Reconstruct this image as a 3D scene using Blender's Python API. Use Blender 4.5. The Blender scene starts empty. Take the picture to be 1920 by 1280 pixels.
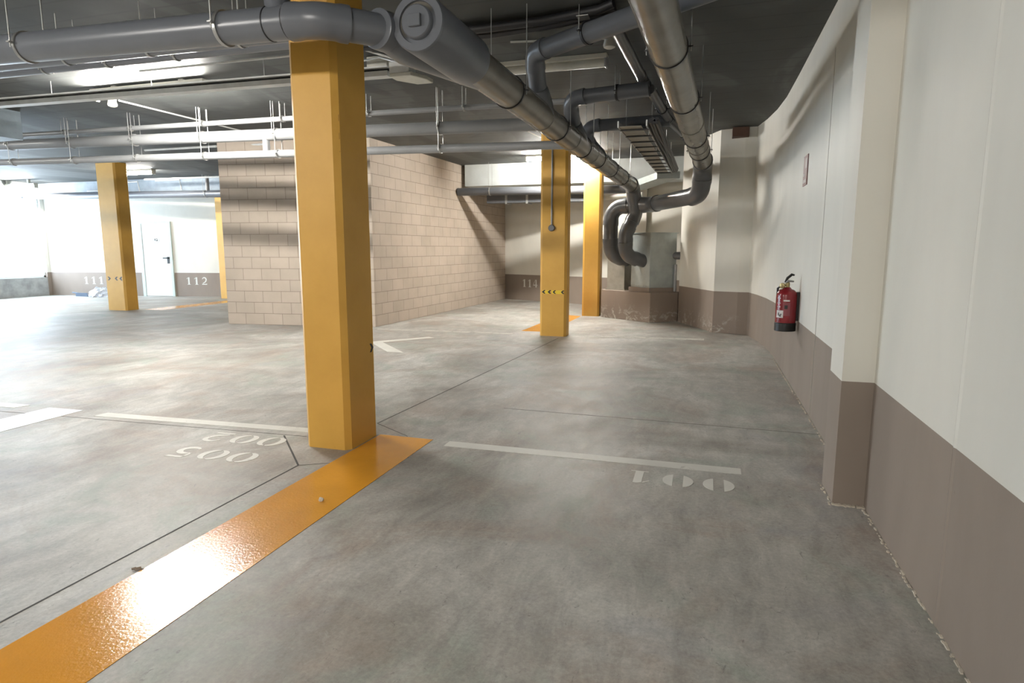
import bpy, bmesh, math, random
from mathutils import Vector, Matrix
random.seed(7)
C = bpy.context.scene.collection
PI = math.pi
H = 3.18            # ceiling height
BAND = 0.67         # top of the brown dado paint
CAM_H = 1.35

# ------------------------------------------------------------------ helpers
def V(*a): return Vector(a if len(a) > 1 else a[0])

def link(name, bm, m, parent=None, smooth=False, bevel=0, auto=None):
    me = bpy.data.meshes.new(name)
    bmesh.ops.recalc_face_normals(bm, faces=bm.faces)
    if smooth:
        for f in bm.faces: f.smooth = True
    bm.to_mesh(me); bm.free()
    if m is not None: me.materials.append(m)
    o = bpy.data.objects.new(name, me); C.objects.link(o)
    if parent is not None:
        o.parent = parent
        o.location = -parent.location_world if hasattr(parent, 'location_world') else -world_loc(parent)
    if smooth:
        try: me.set_sharp_from_angle(angle=math.radians(auto or 40))
        except Exception: pass
    if bevel:
        b = o.modifiers.new('bevel', 'BEVEL'); b.width = bevel; b.segments = 2; b.limit_method = 'ANGLE'
    return o

def world_loc(o):
    l = Vector(o.location)
    while o.parent: o = o.parent; l += Vector(o.location)
    return l

def thing(name, label, cat, loc, group=None):
    o = bpy.data.objects.new(name, None); C.objects.link(o)
    o.location = loc; o.empty_display_size = .1
    return tag(o, label, cat, group)

def tag(o, label, cat, group=None):
    o['label'] = label; o['category'] = cat; o['kind'] = 'thing'
    if group: o['group'] = group
    return o

def struct(name, bm, m, **k):
    o = link(name, bm, m, **k)
    if o.parent is None: o['kind'] = 'structure'
    return o

def BM(): return bmesh.new()

def box(bm, a, b):
    x0, y0, z0 = a; x1, y1, z1 = b
    v = [bm.verts.new(p) for p in ((x0,y0,z0),(x1,y0,z0),(x1,y1,z0),(x0,y1,z0),(x0,y0,z1),(x1,y0,z1),(x1,y1,z1),(x0,y1,z1))]
    for f in ((0,3,2,1),(4,5,6,7),(0,1,5,4),(1,2,6,5),(2,3,7,6),(3,0,4,7)): bm.faces.new([v[i] for i in f])
    return bm

def prism(bm, pts, z0, z1):
    lo = [bm.verts.new((p[0], p[1], z0)) for p in pts]
    hi = [bm.verts.new((p[0], p[1], z1)) for p in pts]
    n = len(pts)
    bm.faces.new(lo[::-1]); bm.faces.new(hi)
    for i in range(n): bm.faces.new((lo[i], lo[(i+1) % n], hi[(i+1) % n], hi[i]))
    return bm

def frame(d):
    d = d.normalized()
    up = V(0,0,1) if abs(d.z) < .95 else V(1,0,0)
    a = d.cross(up).normalized(); b = a.cross(d).normalized()
    return a, b      # b is close to 'up'

def sweep(bm, pts, rad, n=20, caps=True):
    """tube through pts; rad is a number or a list."""
    pts = [V(p) for p in pts]
    rs = rad if isinstance(rad, (list, tuple)) else [rad] * len(pts)
    rings = []; prev = None
    for i, p in enumerate(pts):
        t = (pts[min(i+1, len(pts)-1)] - pts[max(i-1, 0)])
        if t.length < 1e-9: t = pts[i] - pts[i-1] if i else pts[1] - pts[0]
        t.normalize()
        if prev is None: a, b = frame(t)
        else:
            a = prev - t * prev.dot(t); a.normalize(); b = a.cross(t).normalized()
        prev = a
        rings.append([bm.verts.new(p + (a*math.cos(2*PI*k/n) + b*math.sin(2*PI*k/n)) * rs[i]) for k in range(n)])
    for r0, r1 in zip(rings, rings[1:]):
        for k in range(n): bm.faces.new((r0[k], r0[(k+1) % n], r1[(k+1) % n], r1[k]))
    if caps:
        bm.faces.new(rings[0][::-1]); bm.faces.new(rings[-1])
    return bm

def cyl(bm, a, b, r, n=20): return sweep(bm, [a, b], r, n)

def lathe(bm, base, axis, prof, n=24):
    """prof = [(distance along axis, radius)...]"""
    axis = V(axis).normalized(); base = V(base); a, b = frame(axis)
    rings = []
    for d, r in prof:
        rings.append([bm.verts.new(base + axis*d + (a*math.cos(2*PI*k/n) + b*math.sin(2*PI*k/n)) * max(r, 1e-4)) for k in range(n)])
    for r0, r1 in zip(rings, rings[1:]):
        for k in range(n): bm.faces.new((r0[k], r0[(k+1) % n], r1[(k+1) % n], r1[k]))
    bm.faces.new(rings[0][::-1]); bm.faces.new(rings[-1])
    return bm

def bend(p0, p1, p2, R, seg=10):
    """fillet points at corner p1; returns list from tangent point to tangent point"""
    p0, p1, p2 = V(p0), V(p1), V(p2)
    d0 = (p0 - p1).normalized(); d1 = (p2 - p1).normalized()
    ang = d0.angle(d1); t = R / math.tan(ang/2)
    t = min(t, (p0-p1).length*.48, (p2-p1).length*.48); R = t * math.tan(ang/2)
    bis = (d0 + d1).normalized(); c = p1 + bis * (R / math.sin(ang/2))
    s = p1 + d0*t - c; e = p1 + d1*t - c
    om = s.angle(e)
    return [c + (s*math.sin((1-i/seg)*om) + e*math.sin(i/seg*om)) / math.sin(om) for i in range(seg+1)]

# ------------------------------------------------------------------ materials
MATS = {}
def nodes(m):
    m.use_nodes = True
    nt = m.node_tree; b = nt.nodes['Principled BSDF']
    return nt, b

def N(nt, t, **k):
    n = nt.nodes.new(t)
    for a, v in k.items(): setattr(n, a, v)
    return n

def noise(nt, co, scale, detail=5, rough=.6, dist=0, stretch=None):
    src = co
    if stretch:
        mp = N(nt, 'ShaderNodeMapping'); mp.inputs['Scale'].default_value = stretch
        nt.links.new(co, mp.inputs[0]); src = mp.outputs[0]
    n = N(nt, 'ShaderNodeTexNoise')
    n.inputs['Scale'].default_value = scale; n.inputs['Detail'].default_value = detail
    n.inputs['Roughness'].default_value = rough; n.inputs['Distortion'].default_value = dist
    nt.links.new(src, n.inputs['Vector'])
    return n.outputs['Fac']

def ramp(nt, fac, *stops):
    r = N(nt, 'ShaderNodeValToRGB'); e = r.color_ramp.elements
    while len(e) < len(stops): e.new(.5)
    for s, el in zip(stops, e):
        el.position = s[0]; c = s[1]
        el.color = (c, c, c, 1) if isinstance(c, (int, float)) else (*c, 1)
    nt.links.new(fac, r.inputs[0])
    return r.outputs[0]

def mix(nt, fac, a, b, mode='MIX'):
    m = N(nt, 'ShaderNodeMix', data_type='RGBA', blend_type=mode)
    for i, x in ((0, fac), (6, a), (7, b)):
        if isinstance(x, (int, float)): m.inputs[i].default_value = x
        elif isinstance(x, (tuple, list)): m.inputs[i].default_value = (*x, 1)
        else: nt.links.new(x, m.inputs[i])
    return m.outputs[2]

def coords(nt):
    return N(nt, 'ShaderNodeNewGeometry').outputs['Position']

def bump(nt, b, h, strength, dist=.01):
    bp = N(nt, 'ShaderNodeBump'); bp.inputs['Strength'].default_value = strength; bp.inputs['Distance'].default_value = dist
    nt.links.new(h, bp.inputs['Height']); nt.links.new(bp.outputs[0], b.inputs['Normal'])

def mat(name, col, rough=.5, metal=0, var=.12, scale=6, emit=None, estr=0, bmp=0, bscale=60, spec=.5):
    if name in MATS: return MATS[name]
    m = bpy.data.materials.new(name); nt, b = nodes(m)
    b.inputs['Roughness'].default_value = rough; b.inputs['Metallic'].default_value = metal
    b.inputs['Specular IOR Level'].default_value = spec
    co = coords(nt)
    n = noise(nt, co, scale)
    c = ramp(nt, n, (.3, tuple(x*(1-var) for x in col)), (.7, tuple(min(1, x*(1+var)) for x in col)))
    nt.links.new(c, b.inputs['Base Color'])
    if bmp: bump(nt, b, noise(nt, co, bscale, 3), bmp, .004)
    if emit:
        b.inputs['Emission Color'].default_value = (*emit, 1); b.inputs['Emission Strength'].default_value = estr
    MATS[name] = m
    return m

def mat_floor():
    m = bpy.data.materials.new('concrete_floor'); nt, b = nodes(m)
    co = coords(nt)
    big = noise(nt, co, .55, 7, .62, .9)
    c = ramp(nt, big, (.31, (.205, .187, .163)), (.44, (.325, .307, .277)), (.57, (.435, .422, .39)), (.71, (.54, .535, .51)))
    g = noise(nt, mapoff(nt, co, (7, 2, 0)), 1.5, 6, .65, .9)
    c = mix(nt, ramp(nt, g, (.51, 0), (.66, .52)), c, (.275, .325, .275))
    r = noise(nt, mapoff(nt, co, (13, 5, 0)), 1.25, 6, .65, .9)
    c = mix(nt, ramp(nt, r, (.49, 0), (.64, .58)), c, (.305, .24, .195))
    vi = noise(nt, mapoff(nt, co, (23, 9, 0)), 1.4, 5, .6, .9)
    c = mix(nt, ramp(nt, vi, (.58, 0), (.72, .4)), c, (.28, .28, .31))
    st = noise(nt, co, 5.0, 9, .74, .5, (1.5, .55, 1))
    c = mix(nt, .7, c, ramp(nt, st, (.28, .28), (.72, .72)), 'OVERLAY')
    gr = noise(nt, co, 55, 5, .75)
    c = mix(nt, .6, c, ramp(nt, gr, (.3, .36), (.7, .64)), 'OVERLAY')
    # scattered short scuffs, pits and pale scrapes
    sp = noise(nt, co, 24, 6, .75, 1.2, (1, .55, 1))
    c = mix(nt, ramp(nt, sp, (.61, 0), (.68, .6)), c, (.14, .13, .12))
    w = noise(nt, mapoff(nt, co, (3, 31, 0)), 5.2, 9, .78, 1.2)
    c = mix(nt, ramp(nt, w, (.60, 0), (.72, .35)), c, (.60, .60, .57))
    nt.links.new(c, b.inputs['Base Color'])
    nt.links.new(ramp(nt, st, (.3, .42), (.7, .60)), b.inputs['Roughness'])
    b.inputs['Specular IOR Level'].default_value = .38
    bump(nt, b, noise(nt, co, 34, 4, .7), .14, .004)
    return m

def mapoff(nt, co, off):
    mp = N(nt, 'ShaderNodeMapping'); mp.inputs['Location'].default_value = off
    nt.links.new(co, mp.inputs[0]); return mp.outputs[0]

def mat_wall(name, top, low, salt=False):
    m = bpy.data.materials.new(name); nt, b = nodes(m)
    co = coords(nt)
    sx = N(nt, 'ShaderNodeSeparateXYZ'); nt.links.new(co, sx.inputs[0])
    gt = N(nt, 'ShaderNodeMath', operation='GREATER_THAN'); gt.inputs[1].default_value = BAND
    nt.links.new(sx.outputs[2], gt.inputs[0])
    v = noise(nt, co, 1.6, 4, .55, .3, (1, 1, .35))
    t = ramp(nt, v, (.3, tuple(x*.93 for x in top)), (.7, tuple(min(.9, x*1.05) for x in top)))
    lo = ramp(nt, v, (.3, tuple(x*.88 for x in low)), (.7, tuple(x*1.1 for x in low)))
    if salt:    # flaking, salt-stained foot of the wall
        s = noise(nt, co, 7, 8, .7, 1.2)
        zr = N(nt, 'ShaderNodeMapRange'); zr.inputs[1].default_value = .32; zr.inputs[2].default_value = .05
        nt.links.new(sx.outputs[2], zr.inputs[0])
        fl = N(nt, 'ShaderNodeMath', operation='MULTIPLY'); nt.links.new(ramp(nt, s, (.52, 0), (.60, .8)), fl.inputs[0]); nt.links.new(zr.outputs[0], fl.inputs[1])
        lo = mix(nt, fl.outputs[0], lo, (.5, .46, .40))
    d = noise(nt, co, 11, 5, .7)
    lo = mix(nt, ramp(nt, d, (.68, 0), (.76, .25)), lo, (.12, .10, .09))
    c = mix(nt, gt.outputs[0], lo, t)
    nt.links.new(c, b.inputs['Base Color'])
    b.inputs['Roughness'].default_value = .62
    b.inputs['Specular IOR Level'].default_value = .3
    bump(nt, b, noise(nt, co, 40, 4, .6), .12, .004)
    return m

def mat_block():
    m = bpy.data.materials.new('painted_block_wall'); nt, b = nodes(m)
    co = coords(nt)
    sx = N(nt, 'ShaderNodeSeparateXYZ'); nt.links.new(co, sx.inputs[0])
    ad = N(nt, 'ShaderNodeMath', operation='ADD'); nt.links.new(sx.outputs[0], ad.inputs[0]); nt.links.new(sx.outputs[1], ad.inputs[1])
    cb = N(nt, 'ShaderNodeCombineXYZ'); nt.links.new(ad.outputs[0], cb.inputs[0]); nt.links.new(sx.outputs[2], cb.inputs[1])
    br = N(nt, 'ShaderNodeTexBrick'); br.offset = .5
    br.inputs['Scale'].default_value = 1; br.inputs['Brick Width'].default_value = .4; br.inputs['Row Height'].default_value = .2
    br.inputs['Mortar Size'].default_value = .0045; br.inputs['Mortar Smooth'].default_value = .25
    br.inputs['Color1'].default_value = (.49, .415, .345, 1); br.inputs['Color2'].default_value = (.445, .38, .315, 1)
    br.inputs['Mortar'].default_value = (.235, .19, .155, 1)
    nt.links.new(cb.outputs[0], br.inputs['Vector'])
    n = noise(nt, co, 2.2, 5)
    c = mix(nt, .35, br.outputs['Color'], ramp(nt, n, (.3, .40), (.7, .6)), 'OVERLAY')
    nt.links.new(c, b.inputs['Base Color'])
    b.inputs['Roughness'].default_value = .7; b.inputs['Specular IOR Level'].default_value = .25
    inv = N(nt, 'ShaderNodeMath', operation='SUBTRACT'); inv.inputs[0].default_value = 1; nt.links.new(br.outputs['Fac'], inv.inputs[1])
    bump(nt, b, inv.outputs[0], .35, .006)
    return m

def mat_ceiling():
    m = bpy.data.materials.new('dark_concrete_ceiling'); nt, b = nodes(m)
    co = coords(nt)
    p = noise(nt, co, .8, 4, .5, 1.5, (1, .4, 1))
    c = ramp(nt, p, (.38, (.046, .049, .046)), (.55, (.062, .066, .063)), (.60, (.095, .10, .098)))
    wv = N(nt, 'ShaderNodeTexWave', wave_type='BANDS', bands_direction='Y'); wv.inputs['Scale'].default_value = 1.0
    wv.inputs['Distortion'].default_value = .4; wv.inputs['Detail'].default_value = 1
    nt.links.new(co, wv.inputs['Vector'])
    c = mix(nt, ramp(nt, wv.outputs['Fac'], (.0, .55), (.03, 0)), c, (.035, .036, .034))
    nt.links.new(c, b.inputs['Base Color'])
    b.inputs['Roughness'].default_value = .7
    bump(nt, b, noise(nt, co, 9, 4), .2, .006)
    return m

def mat_paint(name, col, rough=.28, worn=None, bmp=.25):
    m = bpy.data.materials.new(name); nt, b = nodes(m)
    co = coords(nt)
    n = noise(nt, co, 3, 5)
    c = ramp(nt, n, (.3, tuple(x*.9 for x in col)), (.7, tuple(min(1, x*1.07) for x in col)))
    if worn:
        w = noise(nt, co, 9, 8, .75, .8)
        c = mix(nt, ramp(nt, w, (worn, 0), (worn+.10, .85)), c, (.27, .26, .235))
    nt.links.new(c, b.inputs['Base Color'])
    b.inputs['Roughness'].default_value = rough
    bump(nt, b, noise(nt, co, 70, 3, .6), bmp, .004)
    return m

def mat_pillar():
    m = bpy.data.materials.new('ochre_pillar_paint'); nt, b = nodes(m)
    co = coords(nt)
    n = noise(nt, co, 2.5, 5)
    c = ramp(nt, n, (.3, (.60, .33, .055)), (.7, (.68, .385, .07)))
    d = noise(nt, co, 24, 6, .7)
    c = mix(nt, ramp(nt, d, (.69, 0), (.75, .5)), c, (.33, .18, .05))
    nt.links.new(c, b.inputs['Base Color']); b.inputs['Roughness'].default_value = .5
    bump(nt, b, noise(nt, co, 45, 4), .15, .004)
    return m

M_FLOOR = mat_floor()
M_WALL = mat_wall('two_tone_wall', (.70, .68, .615), (.275, .225, .188))
M_WALLS = mat_wall('salt_stained_wall', (.70, .68, .615), (.25, .20, .165), True)
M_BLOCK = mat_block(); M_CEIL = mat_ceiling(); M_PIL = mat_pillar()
M_ORANGE = mat_paint('orange_floor_paint', (.72, .32, .03), .17)
M_WHITE = mat_paint('white_line_paint', (.62, .61, .56), .5, .60)
M_PALE = mat_paint('pale_strip_tone', (.66, .65, .66), .35, .66)  # pale base tone of the wide left strip, with worn patches
M_FAINT = mat_paint('worn_line_paint', (.50, .49, .44), .5, .50)
M_NUM = mat_paint('stencil_paint', (.66, .65, .60), .5, .62)
M_PVC = mat('grey_pvc', (.135, .145, .165), .30, 0, .08, 3)
M_PVCB = mat('brown_grey_pvc', (.155, .144, .122), .27, 0, .15, 3)
M_PVCD = mat('dark_grey_pvc', (.095, .10, .11), .34, 0, .1, 3)
M_PVCT = mat('slate_grey_pvc', (.085, .088, .092), .3, 0, .1, 3)
M_PVCL = mat('pale_grey_pvc', (.27, .275, .28), .35, 0, .08, 3)
M_RUB = mat('black_rubber', (.016, .016, .018), .5)
M_STEEL = mat('zinc_steel', (.42, .42, .41), .38, .8)
M_GALV = mat('galvanized_sheet', (.34, .37, .36), .42, .35, .14, 5)
M_GALVB = mat('stained_sheet', (.27, .25, .21), .5, .25, .2, 5)
M_CREAM = mat('cream_plastic', (.62, .61, .55), .45)
M_TRUNK = mat('white_trunking', (.60, .61, .60), .45)
M_DOOR = mat('white_door_paint', (.80, .82, .82), .4, 0, .03)
M_FRAME = mat('grey_green_frame', (.52, .60, .58), .45, 0, .04)
M_BLACK = mat('black_tape', (.012, .011, .010), .45)
M_YEL = mat('yellow_tape', (.85, .62, .03), .4)
M_RED = mat('red_enamel', (.21, .014, .02), .25)
M_SIGN = mat('faded_red_sign', (.16, .06, .055), .5)
M_BRASS = mat('dull_brass', (.34, .27, .13), .4, .8)
M_LABEL = mat('white_label', (.62, .58, .56), .5)
def M_LAMP(k, c=(1.0, .965, .90)): return mat('lit_tube_%d' % k, (.9, .9, .9), .4, 0, 0, 6, c, k)
M_DARKIN = mat('dark_gap', (.02, .02, .02), .8)
M_WOOD = mat('dark_brown_wood', (.09, .045, .03), .7)
M_CONC = mat('grey_parapet', (.36, .37, .37), .7, 0, .25, 4)
M_BAG = mat('white_plastic_bag', (.72, .76, .84), .35, 0, .08, 9)
M_SLATE = mat('slate_plastic', (.10, .13, .18), .4)
M_LEAF = mat('dry_leaf_brown', (.16, .10, .05), .8)
M_PEB = mat('pale_crumb', (.62, .56, .47), .8)
M_DUCT = mat('blue_grey_duct', (.26, .32, .37), .5)
M_PLINTH = M_WALLS
M_BEAM = mat('pale_grey_beam', (.52, .55, .54), .7, 0, .08, 3)
M_SEAM = mat('dark_joint', (.06, .057, .05), .8)

# ------------------------------------------------------------------ camera
cam = bpy.data.cameras.new('camera'); co = bpy.data.objects.new('camera', cam); C.objects.link(co)
f_px = 1170.0; pitch = math.atan(174 / f_px)
yaw = math.atan2(365, f_px*math.cos(pitch) + 174*math.sin(pitch))
cam.sensor_width = 36; cam.lens = 36 * f_px / 1920; cam.clip_start = .05
co.location = (0, 0, CAM_H); co.rotation_euler = (PI/2 - pitch, 0, yaw)
bpy.context.scene.camera = co

# ------------------------------------------------------------------ the setting
X_L, Y_R, X_OUT, Y_BK = -18.3, -8.0, 1.3, 17.2
floor = struct('floor', box(BM(), (X_L-.3, Y_R-.3, -.2), (X_OUT, Y_BK, 0)), M_FLOOR)
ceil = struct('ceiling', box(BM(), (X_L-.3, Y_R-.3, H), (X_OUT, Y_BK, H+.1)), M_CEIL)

def wall_run(name, pts, m, z0=0, z1=H, t=.2, side=1):
    """vertical wall whose room face follows pts; thickness t goes to the right of travel (side=1)"""
    P = [V(p[0], p[1]) for p in pts]; off = []
    for i, p in enumerate(P):
        ds = []
        if i: ds.append((P[i]-P[i-1]).normalized())
        if i < len(P)-1: ds.append((P[i+1]-P[i]).normalized())
        n = sum((V(d.y, -d.x) for d in ds), V(0, 0)).normalized()
        k = 1 / max(.35, n.dot(V(ds[0].y, -ds[0].x)))
        off.append(p + n*t*k*side)
    bm = BM()
    for i in range(len(P)-1):
        q = [P[i], P[i+1], off[i+1], off[i]]
        lo = [bm.verts.new((a.x, a.y, z0)) for a in q]; hi = [bm.verts.new((a.x, a.y, z1)) for a in q]
        bm.faces.new(lo[::-1]); bm.faces.new(hi)
        for j in range(4):
            if (j == 1 and i < len(P)-2) or (j == 3 and i > 0): continue
            bm.faces.new((lo[j], lo[(j+1) % 4], hi[(j+1) % 4], hi[j]))
    bmesh.ops.remove_doubles(bm, verts=bm.verts, dist=1e-5)
    return struct(name, bm, m)

right_pts = [(.85, Y_R), (.85, 3.0), (.86, 7.6), (.855, 8.6), (.82, 9.3), (.75, 9.95), (.66, 10.49)]
wall_right = wall_run('wall_right', right_pts, M_WALL)
# a proud vertical seam and a thin construction joint on the near wall
struct('trim_1', prism(BM(), [(.70, 3.54), (.86, 3.54), (.86, 3.85), (.70, 3.85)], 0, H), M_WALL)
struct('trim_2', prism(BM(), [(.14, 10.62), (.50, 10.50), (.86, 10.46), (.86, 10.9), (.2, 11.05), (-.37, 12.2), (-.46, 11.98)], 0, H), M_WALLS)
struct('trim_3', prism(BM(), [(.851, 2.42), (.846, 2.44), (.851, 2.46)], 0, H), M_WALL)
for y in (5.4,):
    link('construction_joint', box(BM(), (.852, y, .0), (.8575, y+.003, H-.35)), mat('wall_crack', (.42, .39, .34), .8), wall_right)
# skirting of crumbled mortar where the wall meets the floor
bm = BM()
for i in range(420):
    y = random.uniform(1.2, 8.2); x = .85 - abs(random.gauss(0, .006)) - .002
    if 3.5 < y < 3.88: x = .70 - random.uniform(.003, .02)
    s = random.uniform(.0015, .0045)
    box(bm, (x-s, y-s*2.2, 0), (x+s, y+s*2.2, s*1.2))
for i in range(70):
    x = random.uniform(.70, .85); s = random.uniform(.002, .006); y = 3.535 - abs(random.gauss(0, .008))
    box(bm, (x-s, y-s*2, 0), (x+s, y+s, s*1.3))
crumb = link('mortar_crumbs', bm, M_PEB); crumb['kind'] = 'stuff'; crumb['label'] = 'pale mortar crumbs along the foot of the right wall'; crumb['category'] = 'crumbs'
# recess behind the duct boxes, and the back wall with bay 114
wall_run('wall_recess', [(-.45, 12.05), (.3, 12.3), (.3, 14.2)], M_WALL)
def back_u(v): return 16.17 + (v + 5.17) * (15.14 - 16.17) / (5.17 - 2.89)
wall_run('wall_back', [(.3, back_u(.3)), (-5.3, back_u(-5.3))], M_WALL)
struct('trim_4', prism(BM(), [(-1.55, back_u(-1.55)-.18), (-1.3, back_u(-1.3)-.18), (-1.3, back_u(-1.3)), (-1.55, back_u(-1.55))], 0, H), M_WALL)
# block-built room
struct('wall_block', prism(BM(), [(-8.24, 9.25), (-5.45, 9.60), (-5.17, 16.5), (-8.1, 16.5)], 0, H), M_BLOCK)
# far wall with doors; a frame along it
FA = V(-18.4, 13.54); FB = V(-13.17, 14.50); fd = (FB - FA).normalized(); fn = V(-fd.y, fd.x)   # fn points away from the room
def far_pt(s, off=0): return FA + fd*s - fn*off            # off towards the room
def far_s(v): return (v - FA.x) / fd.x
wall_run('wall_far', [tuple(far_pt(far_s(-7.9))), tuple(far_pt(far_s(-18.4)))], M_WALL)
# left wall: parapet, lintel and the pieces either side of the wide opening
wy0, wy1, wz0, wz1 = 4.0, 13.45, .53, 2.78
struct('wall_left', box(box(BM(), (X_L-.2, Y_R, 0), (X_L, wy0, H)), (X_L-.2, wy1, 0), (X_L, 13.6, H)), M_WALL)
struct('wall_left_parapet', box(BM(), (X_L-.2, wy0, 0), (X_L, wy1, wz0)), M_CONC)
struct('wall_left_lintel', box(BM(), (X_L-.2, wy0, wz1), (X_L, wy1, H)), M_BEAM)
w = BM()
for y in (wy0, 7.1, 10.3, wy1-.05): box(w, (X_L-.12, y, wz0), (X_L-.07, y+.05, wz1))
box(w, (X_L-.12, wy0, wz0), (X_L-.07, wy1, wz0+.05)); box(w, (X_L-.12, wy0, wz1-.05), (X_L-.07, wy1, wz1))
struct('window_1', w, M_DOOR)
struct('wall_rear', box(BM(), (X_L-.2, Y_R-.2, 0), (X_OUT, Y_R, H)), M_WALL)
# downstand beams
struct('ceiling_beam', box(BM(), (-5.2, 13.3, 2.72), (.3, 13.75, H)), M_BEAM)
struct('ceiling_beam', box(BM(), (X_L, 13.45, 2.80), (-8.2, 13.85, H)), mat('grey_blue_beam', (.30, .35, .40), .7))
duct = link('ventilation_duct', box(BM(), (-9.75, -3, 2.81), (-8.95, 6.45, H-.002)), M_DUCT)
tag(duct, 'blue-grey boxed ventilation duct under the ceiling at the far left edge', 'duct')

def stripe(name, poly, m, z=.002):
    return link(name, prism(BM(), poly, 0, z), m)

# saw-cut joints in the slab
def line_strip(bm, a, b, w, z0=.0005, z1=.0012):
    a, b = V(a), V(b); d = (b-a).normalized(); n = V(-d.y, d.x) * w/2
    prism(bm, [a+n, a-n, b-n, b+n], z0, z1)
bm = BM()
for a, b, w_ in (((-2.42, -2), (-2.40, 3.21), .009), ((-2.40, 3.21), (-2.89, 3.72), .012), ((-2.40, 4.21), (-2.22, 7.19), .009), ((-2.22, 7.19), (-2.1, 9.2), .009),
              ((-2.40, 4.21), (-2.02, 3.97), .005), ((-2.40, 3.21), (-1.8, 3.55), .004), ((-5.3, 3.62), (-2.72, 3.75), .006), ((-9, 3.4), (-5.3, 3.62), .006)):
    line_strip(bm, a, b, w_)
link('saw_cut_joint', bm, M_SEAM, floor)
bm = BM(); line_strip(bm, (-1.6, 4.95), (.85, 4.9), .006); link('slab_joint', bm, mat('faint_joint', (.16, .15, .13), .8), floor)

# painted strips and lines: each a film of paint lying on the slab
def paint(name, poly, m, label, cat, group=None, z=.002):
    return tag(stripe(name, poly, m, z), label, cat, group)
paint('painted_strip', [(-2.25, -3), (-1.80, -3), (-1.81, 3.95), (-2.23, 3.95)], M_ORANGE, 'glossy orange strip on the floor running from the foreground to the near pillar', 'floor marking')
paint('painted_strip', [(-2.88, 9.86), (-2.42, 9.86), (-2.37, 12.4), (-2.80, 12.6)], M_ORANGE, 'short orange strip on the floor between the two right-hand pillars', 'floor marking')
paint('painted_strip', [(-12.0, 10.9), (-11.5, 10.9), (-11.5, 14.0), (-12.0, 14.0)], M_ORANGE, 'pale orange strip on the floor near the pillar beside the far left doors', 'floor marking')
paint('painted_strip', [(-5.42, -3), (-4.95, -3), (-4.97, 3.83), (-5.33, 3.81)], M_PALE, 'wide pale strip on the floor at the left edge, left of the stencilled bay numbers', 'floor marking')
paint('parking_line', [(-1.68, 3.84), (.26, 3.86), (.26, 3.965), (-1.68, 3.95)], M_WHITE, 'white line on the floor right of the near pillar above bay number 001', 'parking line')
paint('parking_line', [(-4.72, 3.72), (-2.58, 3.85), (-2.58, 3.95), (-4.70, 3.83)], M_WHITE, 'white line on the floor running left from the near pillar above number 002', 'parking line')
paint('parking_line', [(-7.8, 3.62), (-5.62, 3.72), (-5.58, 3.83), (-7.8, 3.73)], M_WHITE, 'white line end on the floor at the left edge beyond the pale strip', 'parking line')
paint('parking_line', [(-5.3, 9.33), (-2.92, 9.43), (-2.92, 9.53), (-5.3, 9.43)], M_FAINT, 'faint white line on the floor left of the second pillar below the block wall', 'parking line')
paint('parking_line', [(-1.75, 9.48), (.02, 9.62), (.02, 9.80), (-1.75, 9.60)], M_FAINT, 'worn white line on the floor in front of the duct plinth', 'parking line')
bm = BM(); prism(bm, [(-4.66, 8.03), (-4.52, 7.96), (-3.92, 8.68), (-4.05, 8.76)], 0, .002)
prism(bm, [(-4.66, 8.03), (-4.52, 8.11), (-3.74, 7.30), (-3.98, 7.30)], 0, .0021)
tag(link('floor_arrow', bm, M_WHITE), 'white painted arrowhead on the floor just right of the near pillar', 'floor marking')

# stencilled numbers ---------------------------------------------------------
def arc_poly(cx, cy, rx, ry, a0, a1, n=14): return [(cx + rx*math.cos(a0+(a1-a0)*i/n), cy + ry*math.sin(a0+(a1-a0)*i/n)) for i in range(n+1)]
def ribbon(pts, ws):
    L, R = [], []
    for i, p in enumerate(pts):
        a = V(pts[max(i-1, 0)]); b = V(pts[min(i+1, len(pts)-1)]); d = (b-a).normalized(); n = V(-d.y, d.x) * ws[i]/2
        L.append(tuple(V(p)+n)); R.append(tuple(V(p)-n))
    return [[L[i], R[i], R[i+1], L[i+1]] for i in range(len(pts)-1)]
def digit(ch):
    """polygons in a unit cell: x -.5...5 (width), y 0..1 (height)"""
    if ch == '0':
        g = .17; a = math.acos(g/.5)
        return [arc_poly(0, .5, .5, .5, -a, a), arc_poly(0, .5, .5, .5, PI-a, PI+a)]
    if ch == 'O':
        q = []
        for s0 in (0, PI):
            a = arc_poly(0, .5, .40, .43, s0-.47*PI, s0+.47*PI, 14); q += ribbon(a, [.05 + .22*math.sin(PI*i/14) for i in range(15)])
        return q
    if ch == '1':
        return [[(-.14, .05), (.14, .05), (.14, 1), (-.02, 1), (-.14, .93)], [(-.30, 0), (.30, 0), (.30, .05), (-.30, .05)], [(-.40, .78), (-.36, .74), (-.17, .90), (-.17, .97)]]
    if ch == '2':
        arc = arc_poly(0, .70, .34, .26, PI*.95, -.15*PI, 12); n = len(arc)
        q = ribbon(arc, [.08 + .16*i/(n-1) for i in range(n)])
        q += ribbon([(.32, .56), (.1, .34), (-.28, .2)], [.22, .14, .1])
        return q + [[(-.42, 0), (.46, 0), (.46, .2), (.38, .12), (-.42, .12)]]
    if ch == '5':
        arc = arc_poly(-.02, .32, .36, .29, .72*PI, -.80*PI, 14); n = len(arc)
        return ribbon(arc, [.08 + .17*math.sin(PI*i/(n-1)) for i in range(n)]) + [[(-.30, .88), (.36, .86), (.42, 1), (-.30, 1)], [(-.36, .55), (-.26, .58), (-.26, .84), (-.36, .84)]]
    if ch == '4':
        return [[(.06, 0), (.30, 0), (.30, 1), (.06, 1)], [(-.45, .24), (.02, .24), (.02, .36), (-.45, .36)], [(-.45, .40), (-.36, .40), (.03, .96), (.0, 1)], [(.34, .24), (.46, .24), (.46, .36), (.34, .36)]]
    return []
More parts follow.
